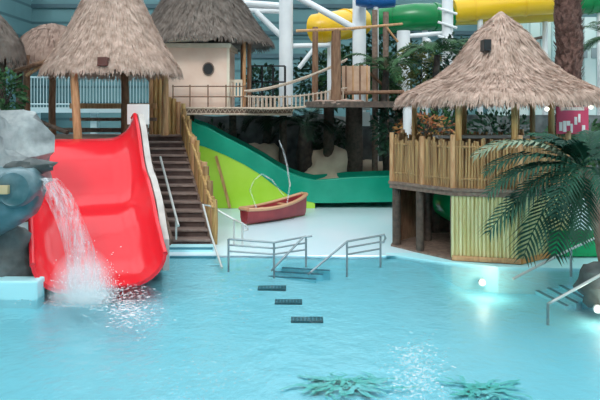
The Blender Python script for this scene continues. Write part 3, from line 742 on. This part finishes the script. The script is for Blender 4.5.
for i, (xa, ya, xb, yb, z) in enumerate(((548,279,584,299,-.3),(538,283,576,303,-.36),(527,286,566,306,-.42))):
    a, b_ = G(xa,ya,z), G(xb,yb,z); d = Vector((.35,.28,0))
    s_ = MB().prism([a, b_, b_+d, a+d], -.6, z-.006).build('step', M['pool'], ps)
    d = d*.2; MB().prism([a, b_, b_+d, a+d], z-.012, z).build('nosing', M['nosing'], s_)
# palm
pb, pt = Vector((5.62,11.75,.3)), P(582,168,11.7)
pm = thing('palm_tree', 'dark green palm leaning over the water in front of the bar', 'palm tree', pb)
tk = [pb.lerp(pt, k/6)+Vector((.06*math.sin(k*.5),0,0)) for k in range(7)]
MB().tube(tk, [.13*(1+.12*(k % 2)) for k in range(7)], 12).build('trunk', M['bark_red'], pm, smooth=True)
random.seed(31)
def fr_to(base, tip, droop, L=None, **kw):
    d = tip-base; az = math.atan2(d.y, d.x); hor = math.hypot(d.x, d.y); return az, hor, d.z
FR = [ # azimuth deg (180 = towards the boats), elevation, length, droop, colour
 (182,36,2.15,1.5,1),(186,24,2.05,1.3,0),(194,8,2.1,1.0,0),(200,-14,2.35,.75,0),(208,-30,2.2,.7,0),(222,-40,1.9,.6,0),(196,-2,1.9,1.4,0),(240,-44,1.5,.5,0),
 (230,4,1.7,1.7,0),(262,10,1.4,1.8,0),(170,10,1.7,1.3,0),(188,55,1.3,1.7,0),(150,45,1.5,1.5,0),(120,55,1.3,1.4,0),(60,55,1.5,1.5,0),(20,40,1.6,1.5,0),(340,30,1.5,1.5,0),(300,30,1.3,1.7,0),(160,62,1.1,1.6,0),(220,58,1.2,1.7,0),(90,20,1.4,1.4,0)]
for az, el, L, dr, pale in FR:
    frond_mb(pt+Vector((U(-.05,.05),U(-.05,.05),U(-.03,.05))), math.radians(az+U(-4,4)), math.radians(el), L, dr, 19, .52*L/1.7, .07).build('frond', M['frond_pale'] if pale else M['frond'], pm)
# green tube slide curving under and behind the bar
gt = thing('tube_slide', 'bright green tube slide passing under the thatched bar and out beside the palm', 'tube slide', (5.5,15.2,.08))
MB().tube([(3.75,16.1,.9),(3.85,15.4,.9),(4.3,14.95,.75),(5.2,14.95,.55),(6.1,14.7,.5)][0:3]+[(5.2,14.9,.62),(5.75,14.75,.6)], .45, 16).build('tube', M['green_bright'], gt, smooth=True)
fb = MB(); Yg = 13.75
fb.box((X_(548,Yg),Yg,.05),(X_(640,Yg),Yg+.9,.42)).build('trough', M['green_bright'], gt, bevel=.05)
MB().box((X_(550,Yg),Yg-.03,.42),(X_(640,Yg),Yg+.08,.62)).build('rim', M['tube_green'], gt, bevel=.03)

# ================================================================== LEFT: ROCKS AND SPOUT
tag(MB().ball((-6.2,12.6,2.05), 1.22, 26, 18, (.85,.75,1.12), .5, 1.6, 5).build('boulder', M['rock'], None, True, (-6.15,12.6,0)), 'large grey boulder standing against the red slide', 'rock')
tag(MB().ball((-5.35,11.55,.45), .72, 20, 14, (.8,.55,1.0), .4, 1.4, 7).build('boulder', M['rock_dark'], None, True, (-5.35,11.55,0)), 'dark wet boulder beneath the teal water spout', 'rock')
sp = thing('water_spout', 'teal rock spout pouring a curtain of water across the red slide', 'water spout', (-5.2,11.0,.9))
s0, s1 = P(-12,200,11.3), P(40,187,11.0)
lip = MB(); secs = []
for k in range(10):
    t = k/9; c = s0.lerp(s1, t); r = lerp(.62,.36,t**1.5)*(.75 if k == 9 else 1)
    secs.append([c+Vector((0, math.cos(a)*r*1.0, math.sin(a)*r*(.9 if math.sin(a) > 0 else 1.15)))+Vector((U(-.02,.02),)*3) for a in [2*PI*j/18 for j in range(18)]])
lip.loft(secs).build('basin', M['spout'], sp, smooth=True)
dc = P(14,189,10.55)
dsk = MB().loft([[(dc.x+r*math.cos(a), y, dc.z+r*math.sin(a)) for a in [2*PI*k/28 for k in range(28)]] for r, y in ((.3,11.0),(.31,10.55),(.27,10.5),(.22,10.52))]).build('drum', M['spout'], sp, smooth=True)
MB().box((dc.x-.3,10.4,dc.z-.07),(dc.x-.04,10.5,dc.z+.07)).build('plate', mat('tan_plate',(.6,.45,.25),.5), sp, bevel=.01)
MB().ball(P(30,167,11.2), .3, 14, 8, (1.3,.7,.45), .4, 2, 4).build('mossy_cap', M['rock_dark'], sp, smooth=True)
tag(MB().box((-6.4,10.85,-.6),(X_(37,10.85),11.2,.31)).build('pool_ledge', M['pool_wall'], None, origin=(-5,10.8,-.6), bevel=.03), 'pale blue pool ledge block in front of the dark wet boulder', 'pool ledge')
# water curtain
def curtain(off_, seed, wd):
    random.seed(seed); secs = []
    for k in range(16):
        t = k/15; c = P(lerp(45,86,1-(1-t)**1.5)+off_, lerp(178,296,t**1.25), lerp(10.95,10.75,t)); c.z = max(c.z, .0)
        hw = lerp(.1, wd, t); row = []
        for j in range(10):
            u = j/9*2-1; row.append(c+Vector((u*hw, .06*math.sin(u*5+k*.4+seed)+U(-.015,.015), .0)))
        secs.append(row)
    return MB().loft(secs, False, False)
wf_ = thing('water_curtain', 'white curtain of water falling from the teal spout past the red slide', 'falling water', (-4,10.8,0))
for k, (o_, wd) in enumerate(((0,.3),(5,.28),(-6,.2))):
    curtain(o_, k+1, wd).build('water_sheet', M['veil'], wf_, smooth=True)
random.seed(77); dm = MB()
for i in range(1600):
    a = abs(random.gauss(0,1)); p = Vector((X_(88,10.75)+random.gauss(0,.26), 10.75+random.gauss(0,.2), min(1.3, abs(random.gauss(0,.28))))); s = U(.004,.013)
    dm.add([p+Vector((s,0,0)),p+Vector((-s*.5,s*.8,0)),p+Vector((-s*.5,-s*.8,0)),p+Vector((0,0,s*1.5))], [(0,1,2),(0,1,3),(1,2,3),(2,0,3)])
tag(dm.build('water_spray', mat('spray',(.9,.94,.96),.2), None, origin=(-3.5,10.75,0)), 'white water spray splashing up where the curtain meets the pool', 'water spray', kind='stuff')
fm = MB(); random.seed(78)
def flecks(px, py, sx, sy, n, r0, r1):
    for i in range(n):
        c = G(px+random.gauss(0,sx), py+random.gauss(0,sy)); r_ = U(r0,r1)*(c.y/10); c.z = .008+U(0,.004); a = U(0,PI)
        e = [2*PI*k/7 for k in range(7)]
        fm.add([c+Vector((math.cos(q_)*r_*U(.7,1.5), math.sin(q_)*r_*U(.5,1), 0)) for q_ in e], [tuple(range(7))])
flecks(88, 296, 22, 7, 420, .006, .03); flecks(130, 310, 13, 11, 520, .006, .03); flecks(60, 300, 16, 6, 120, .006, .02); flecks(415, 355, 13, 9, 330, .006, .02); flecks(418, 380, 15, 11, 480, .006, .022); flecks(205, 375, 35, 16, 260, .004, .016); flecks(235, 300, 14, 12, 160, .004, .016)  # besides foam, white flecks stand in for glints on the open water
tag(fm.build('foam_and_glints', M['foam'], None, origin=(-3.4,10.4,0)), 'white foam flecks, bubbles and painted glints on the pool water', 'foam', kind='stuff')
def mist_mat():
    m = bpy.data.materials.new('mist'); m.use_nodes = True; nt = m.node_tree; N = nt.nodes; L = nt.links; N.remove(N['Principled BSDF'])
    v = N.new('ShaderNodeVolumeScatter'); v.inputs[0].default_value = (.97,.98,1,1)
    tc = N.new('ShaderNodeTexCoord'); mp = N.new('ShaderNodeMapping'); mp.inputs['Scale'].default_value = (1/.62,1/.5,1/.95)
    ln = N.new('ShaderNodeVectorMath'); ln.operation = 'LENGTH'; L.new(tc.outputs['Object'], mp.inputs[0]); L.new(mp.outputs[0], ln.inputs[0])
    a = N.new('ShaderNodeMapRange'); a.inputs[1].default_value = 1; a.inputs[2].default_value = 0; a.inputs[3].default_value = 0; a.inputs[4].default_value = 1; L.new(ln.outputs['Value'], a.inputs[0])
    nz = N.new('ShaderNodeTexNoise'); nz.inputs['Scale'].default_value = 4; L.new(tc.outputs['Object'], nz.inputs[0])
    b = N.new('ShaderNodeMath'); b.operation = 'MULTIPLY'; L.new(a.outputs[0], b.inputs[0]); L.new(nz.outputs[0], b.inputs[1])
    c = N.new('ShaderNodeMath'); c.operation = 'MULTIPLY'; c.inputs[1].default_value = 8; L.new(b.outputs[0], c.inputs[0])
    L.new(c.outputs[0], v.inputs['Density']); L.new(v.outputs[0], N['Material Output'].inputs['Volume']); return m
mo = Vector((X_(84,10.7),10.65,.02))
mv = MB(); secs = []
tag(MB().lathe((mo.x,mo.y), [(.6*math.cos(a*PI/16),.02+.93*math.sin(a*PI/16)) for a in range(0,8)], 20).build('water_mist', mist_mat(), None, True, mo), 'white mist hanging where the falling water hits the pool', 'mist', kind='stuff')
# ================================================================== POOL FLOOR MARKS
for i, (xa, xb, py) in enumerate(((258,286,288),(275,302,302),(291,323,320))):
    Y = 12.
    for _ in range(20): Y = (H-floor_z(Y))*F/(py-HY)
    z = floor_z(Y)
    t = thing('floor_grate', ('dark grate on the pool floor, the one nearest the grey handrail','dark grate on the pool floor, the middle one of the three','dark grate on the pool floor, the one farthest from the handrails')[i], 'grate', (X_((xa+xb)/2,Y),Y,z), 'grates on the pool floor')
    MB().box((X_(xa,Y),Y-.12,z-.03),(X_(xb,Y),Y+.12,z+.02)).build('frame', M['grate'], t)
    sl = MB()
    for k in range(8): x = lerp(X_(xa,Y)+.03,X_(xb,Y)-.05,k/7); sl.box((x,Y-.1,z+.02),(x+.02,Y+.1,z+.026))
    sl.build('slats', M['nosing'], t)
def seaweed(px, py, n, sp_, seed, label):
    random.seed(seed); Y = 7.5
    for _ in range(20): Y = (H-floor_z(Y))*F/(py-HY)
    c = Vector((X_(px,Y),Y,0)); m = MB()
    for i in range(n):
        a = U(0,2*PI); L = U(.3,1)*sp_; w_ = U(.012,.03); p = c+Vector((U(-.5,.5)*sp_,U(-.15,.15),0)); L_ = []; R_ = []
        for k in range(6):
            q_ = p+Vector((math.cos(a)*L*k/5, math.sin(a)*L*k/5*.6, 0)); a += U(-.25,.25); ww = w_*math.sin(PI*(.1+.9*k/5))+.008
            nrm = Vector((-math.sin(a), math.cos(a), 0))*ww
            for lst, sgn in ((L_,1),(R_,-1)):
                v = q_+nrm*sgn; lst.append(Vector((v.x, v.y, floor_z(v.y)+.02+.001*i)))
        for k in range(5): m.add([L_[k],R_[k],R_[k+1],L_[k+1]], [(0,1,2,3)])
    return tag(m.build('painted_seaweed', M['seaweed'], None, origin=(c.x,c.y,floor_z(c.y))), label, 'floor painting')
seaweed(350,388,60,.75,1,'green seaweed painted on the pool floor around the bright glints')
seaweed(482,392,46,.55,2,'green seaweed painted on the pool floor, the patch towards the bar side')

# ================================================================== STEEL COLUMNS, TUBES, BACKGROUND
def column(label, px0, px1, Y, zt=ZC, z0=.05, sq=False):
    x0, x1 = X_(px0,Y), X_(px1,Y); t = thing('steel_column', label, 'column', ((x0+x1)/2,Y,z0)); r = (x1-x0)/2
    MB().tube([((x0+x1)/2,Y,z0),((x0+x1)/2,Y,zt)], r, 20).build('shaft', M['steel_white'], t, smooth=True)
    MB().box(((x0+x1)/2-r*1.5,Y-r*1.5,z0),((x0+x1)/2+r*1.5,Y+r*1.5,z0+.06)).build('foot_plate', M['steel_white'], t)
    return t
c1 = column('thick white steel column between the dark shelter and the yellow tube', 279, 293, 26)
MB().tube([P(256,12,26.2), P(281,36,26.2)], .12, 8).build('brace', M['steel_white'], c1, smooth=True)
MB().tube([P(240,3,26.3), P(281,6,26.3)], .14, 8).build('brace', M['steel_white'], c1, smooth=True)
MB().tube([P(240,10,26.3), P(281,11.5,26.3)], .1, 8).build('brace', M['steel_white'], c1, smooth=True)
MB().tube([P(290,46,26.3), P(330,45,26.3)], .1, 8).build('brace', M['steel_white'], c1, smooth=True)
MB().tube([P(299,68,26.2), P(316,46,26.2)], .09, 8).build('brace', M['steel_white'], c1, smooth=True)
c2 = column('thick white steel column beside the blue tube', 352.5, 366, 25)
MB().tube([P(296,-4,24.9), P(354,28,24.9)], .13, 8).build('brace', M['steel_white'], c2, smooth=True)
c3 = column('white column block standing below the green tube', 397, 410, 25.6, Z_(31,25.6))
MB().tube([P(409,36,25.6), P(432,34,25.6), P(450,33,25.6)], .09, 8).build('brace', M['steel_white'], c3, smooth=True)
MB().tube([P(414,52,25.5), P(430,40,25.5)], .1, 8).build('brace', M['steel_white'], c3, smooth=True)
c4 = column('slim white lattice column between the green tube and the yellow tube', 442, 453, 25)
for k in range(5):
    MB().tube([P(438,8+k*14,24.75), P(457,14+k*14,24.75)], .05, 6).build('rung', M['steel_white'], c4)
c6 = column('short white post behind the railing of the bar', 403, 412, 19.4, 3.3)

def bigtube(name, label, pts, r, m, bands=None):
    """slide tube with an open end and flange rings"""
    pts = [Vector(p) for p in pts]; t = thing(name, label, 'tube slide', pts[0])
    o = MB().tube(pts, r, 20, True).build('tube', m, t, smooth=True)
    for k in range(1, len(pts)-1, 2):
        d = (pts[k+1]-pts[k-1]).normalized(); MB().tube([pts[k]-d*.06, pts[k]+d*.06], r*1.06, 20).build('flange', m, t, smooth=True)
    return t
yt = bigtube('tube_slide', 'yellow tube slide end curving behind the log tower posts', [P(315,29,26.8), P(322,28,26.6), P(332,26.5,26.8), P(345,24,27.5), P(360,22,28.5)], .62, M['tube_yellow'])
MB().tube([P(330,40,26.8), (P(330,40,26.8).x, 26.8, .05)], .12, 8).build('support_post', M['steel_white'], yt, smooth=True)
g1 = bigtube('tube_slide', 'dark green tube slide running between the blue tube and the yellow one', [P(376,22,27), P(395,19,26.6), P(415,17,26.3), P(435,17,26.4), P(450,18,26.6)], .56, M['tube_green'])
MB().tube([P(425,24,26.4), (P(425,24,26.4).x, 26.4, .05)], .12, 8).build('support_post', M['steel_white'], g1, smooth=True)
bl = bigtube('tube_slide', 'blue tube slide touching the upper picture edge beside the white column', [P(358,-4,24.2), P(370,-2,24.1), P(382,-2,24.0), P(394,-3,24)], .38, M['tube_blue'])
MB().tube([P(376,4,24), (P(376,4,24).x, 24, .05)], .1, 8).build('support_post', M['steel_white'], bl, smooth=True)
y2 = bigtube('tube_slide', 'bright yellow tube slide above the bar roof', [P(453,11,26.3), P(475,9,26.4), P(500,6,26.3), P(525,4,26.2), P(560,2,26.2)], .47, M['tube_yellow'])
MB().tube([P(480,17,26.4), (P(480,17,26.4).x, 26.4, .05)], .12, 8).build('support_post', M['steel_white'], y2, smooth=True)
y3 = bigtube('tube_slide', 'mustard tube slide just below the bright yellow one', [P(453,17,27.4), P(480,16,27.4), P(510,15.5,27.4), P(560,13,27.4)], .36, M['tube_mustard'])
MB().tube([P(545,18,27.4), (P(545,18,27.4).x, 27.4, .05)], .12, 8).build('support_post', M['steel_white'], y3, smooth=True)
g2 = bigtube('tube_slide', 'green tube slide beyond the shaggy brown trunk', [P(570,3,27), P(590,2,27), P(625,0,27)], .5, M['tube_green'])
MB().tube([P(600,10,27), (P(600,10,27).x, 27, .05)], .12, 8).build('support_post', M['steel_white'], g2, smooth=True)

# pale mint building behind the bar
mb_ = thing('mint_building', 'pale mint and white panelled building behind the bar roof', 'building', (X_(570,30),31,.05))
bw = MB().box((X_(500,30),30,.05),(X_(640,30),32,Z_(17,30))).build('body', mat('mint_panel',(.55,.68,.66),.6,(.68,.74,.72),.7,bands=('X',.5,(.35,.46,.45))), mb_)
for px in (522,541,552): MB().box((X_(px,29.9),29.85,Z_(100,30)),(X_(px+5,29.9),30,Z_(22,30))).build('pilaster', mat('pilaster',(.42,.58,.58),.5), mb_)
MB().tube([P(521,28,29.8),P(523,37,29.8),P(530,40,29.8),P(543,37,29.8)], .07, 6).build('drain_pipe', M['wood_dark'], mb_)
for px, py in ((584,52),(596,52)): MB().box((X_(px,29.9)-.18,29.93,Z_(py+6,30)),(X_(px,29.9)+.18,30,Z_(py-4,30))).build('window', mat('grey_pane',(.3,.35,.36),.2), mb_)
# shaggy trunk
tk = thing('palm_tree', 'thick shaggy red-brown palm trunk rising behind the bar roof', 'palm trunk', (X_(568.5,22),22,.05))
pts = [(X_(568.5,22)+.04*math.sin(k),22,lerp(.05,7.6,k/20)) for k in range(21)]
MB().tube(pts, [.42+.03*(k % 2) for k in range(21)], 16).build('trunk', M['bark'], tk, smooth=True)
random.seed(41); sh = MB()
for i in range(900):
    a = U(PI,2*PI) if R() < .8 else U(0,PI); z = U(.5,7.4); c = Vector((X_(568.5,22)+math.cos(a)*.43, 22+math.sin(a)*.43, z)); o = Vector((math.cos(a),math.sin(a),0)); s_ = Vector((-math.sin(a),math.cos(a),0))*.05
    sh.add([c-s_, c+s_, c+o*.12+Vector((0,0,.16))], [(0,1,2)])
fb_ = sh.build('bark_fibre', M['bark'], tk); fb_['kind'] = 'stuff'
MB().ball((X_(568.5,22),22,7.5), .55, 14, 8, (1,1,.7), .3, 2, 1).build('crown_shaft', M['leaf_deep'], tk, smooth=True)
for k in range(8): frond_mb((X_(568.5,22),22,7.7), k*.785, .5, 2.4, 1.7, 22, .6, .05).build('frond', M['leaf'], tk)

# beige rockwork and planting behind the green slide
random.seed(9)
wi = MB(); secs = []
for k in range(60):
    x = lerp(-5.2, 12, k/59); zt = 3.0+.12*noise.noise(Vector((x*.8,0,0))); yo = .15*noise.noise(Vector((x*.6,5,0)))
    secs.append([Vector((x,24.25+yo,.04)),Vector((x,24.25+yo*.3,1.5)),Vector((x,24.3+yo,zt)),Vector((x,24.7,zt)),Vector((x,24.7,.04))])
struct(wi.loft(secs).build('wall_inner', M['rock_dark']), 'dark planted retaining wall behind the green slide', 'wall')
for i, (px, Y, r, zz, lb) in enumerate(((238,23.8,.9,.7,'beige rock nearest the rim of the green slide'),(258,23.4,.95,1.0,'beige rock between the two dark palms'),(328,23.3,.95,.9,'beige rock beyond the dark palm trunk'),(348,23.8,.7,.8,'beige rock behind the thick dark tower stilt'),(378,23.8,.8,.6,'beige rock behind the beginning of the bar railing'))):
    tag(MB().ball((X_(px,Y),Y,zz), r, 18, 12, (1.1,.8,1.0), .35, 1.3, 20+i).build('rock', M['rock_beige'], None, True, (X_(px,Y),Y,0)), lb, 'rock', 'beige rockwork behind the slide')
def palm(label, px, py, Y, L, nf, m, seed, trunk_r=.16, bark='bark_dark'):
    random.seed(seed); c = P(px, py, Y); t = thing('palm_tree', label, 'palm tree', (c.x,Y,.05), 'dark palms in the background')
    pts = [Vector((c.x+.06*math.sin(k*.9),Y,lerp(.05,c.z,k/8))) for k in range(9)]
    MB().tube(pts, [trunk_r*(1.1-.03*k)*(1+.1*(k % 2)) for k in range(9)], 10).build('trunk', M[bark], t, smooth=True)
    for k in range(nf): frond_mb(c, 2*PI*k/nf+U(-.2,.2), U(.05,.9), L*U(.85,1.1), U(1.2,1.9), 22, .5*L/1.7, .055).build('frond', M[m], t)
    return t
palm('dark palm with a black trunk between the rocks behind the green slide', 306, 126, 23.25, 1.9, 15, 'leaf_deep', 3, .3)
palm('dark low palm under the rope bridge behind the green slide', 268, 118, 23.4, 1.6, 12, 'leaf_deep', 4)
palm('dark palm behind the timber tower under the green tube', 385, 70, 22.8, 1.7, 13, 'leaf', 5, .13)
palm('dark palm rising behind the slope of the bar roof', 436, 55, 21.6, 1.7, 13, 'leaf', 6, .12)
palm('dark palm with drooping fronds at the picture edge beyond the mint building front', 614, 38, 24.6, 1.7, 13, 'leaf', 7, .12)
S = [ ('dark leafy bush under the timber tower', (330,140,23.6), (.7,.6,.8), 420, .22, 'leaf_deep'),
 ('dark leafy tree filling the gap behind the timber tower posts', (384,82,25.2), (.6,.35,1.2), 700, .26, 'leaf'),
 ('olive leafy tree beside the white column block', (420,70,23.2), (.8,.6,1.0), 520, .22, 'leaf_olive'),
 ('dark leafy tree behind the bar roof slope', (455,75,23.6), (1.0,.7,1.5), 800, .26, 'leaf_deep'),
 ('leafy tree with a dense dark crown behind the bar railing', (395,130,20.2), (.7,.5,.8), 520, .22, 'leaf_deep'),
 ('green bush inside view through the bar posts', (440,135,21.5), (1.0,.5,.9), 600, .22, 'leaf'),
 ('dark bush seen between the bar posts near the counter', (500,140,21.5), (1.2,.5,1.0), 700, .24, 'leaf_deep'),
 ('orange and red flowering bush seen above the cane railing of the bar', (425,130,19.6), (.9,.4,.5), 340, .17, 'orange_leaf'),
 ('dark tree against the teal wall behind the tan board of the timber tower', (350,72,29), (1.4,.6,1.3), 700, .34, 'leaf'),
 ('dark tree against the teal wall behind the thin upright poles of the tower', (392,60,29), (1.3,.6,1.7), 800, .34, 'leaf_deep'),
 ('dark bush behind the menu board', (580,150,20.5), (1.2,.5,1.0), 700, .24, 'leaf'),
 ('dark leafy bush at the picture edge above the grey boulder', (6,95,16.2), (.45,.4,.6), 420, .17, 'leaf'),
 ('dark bush behind the log posts under the peach cabin', (215,150,23.8), (1.0,.5,1.0), 600, .24, 'leaf_deep'),
 ('dark tree against the teal wall behind the yellow tube', (326,78,29.5), (1.6,.7,1.3), 800, .32, 'leaf_deep'),
 ('dark tree against the teal wall between the shelter and the white column', (262,88,27), (.8,.6,.9), 420, .3, 'leaf_deep')]
for i, (lb, (px,py,Y), rad, n, sz, m_) in enumerate(S):
    shrub('leafy_shrub', lb, 'shrub', P(px,py,Y), rad, n, sz, M[m_], 100+i, 'background shrubs')
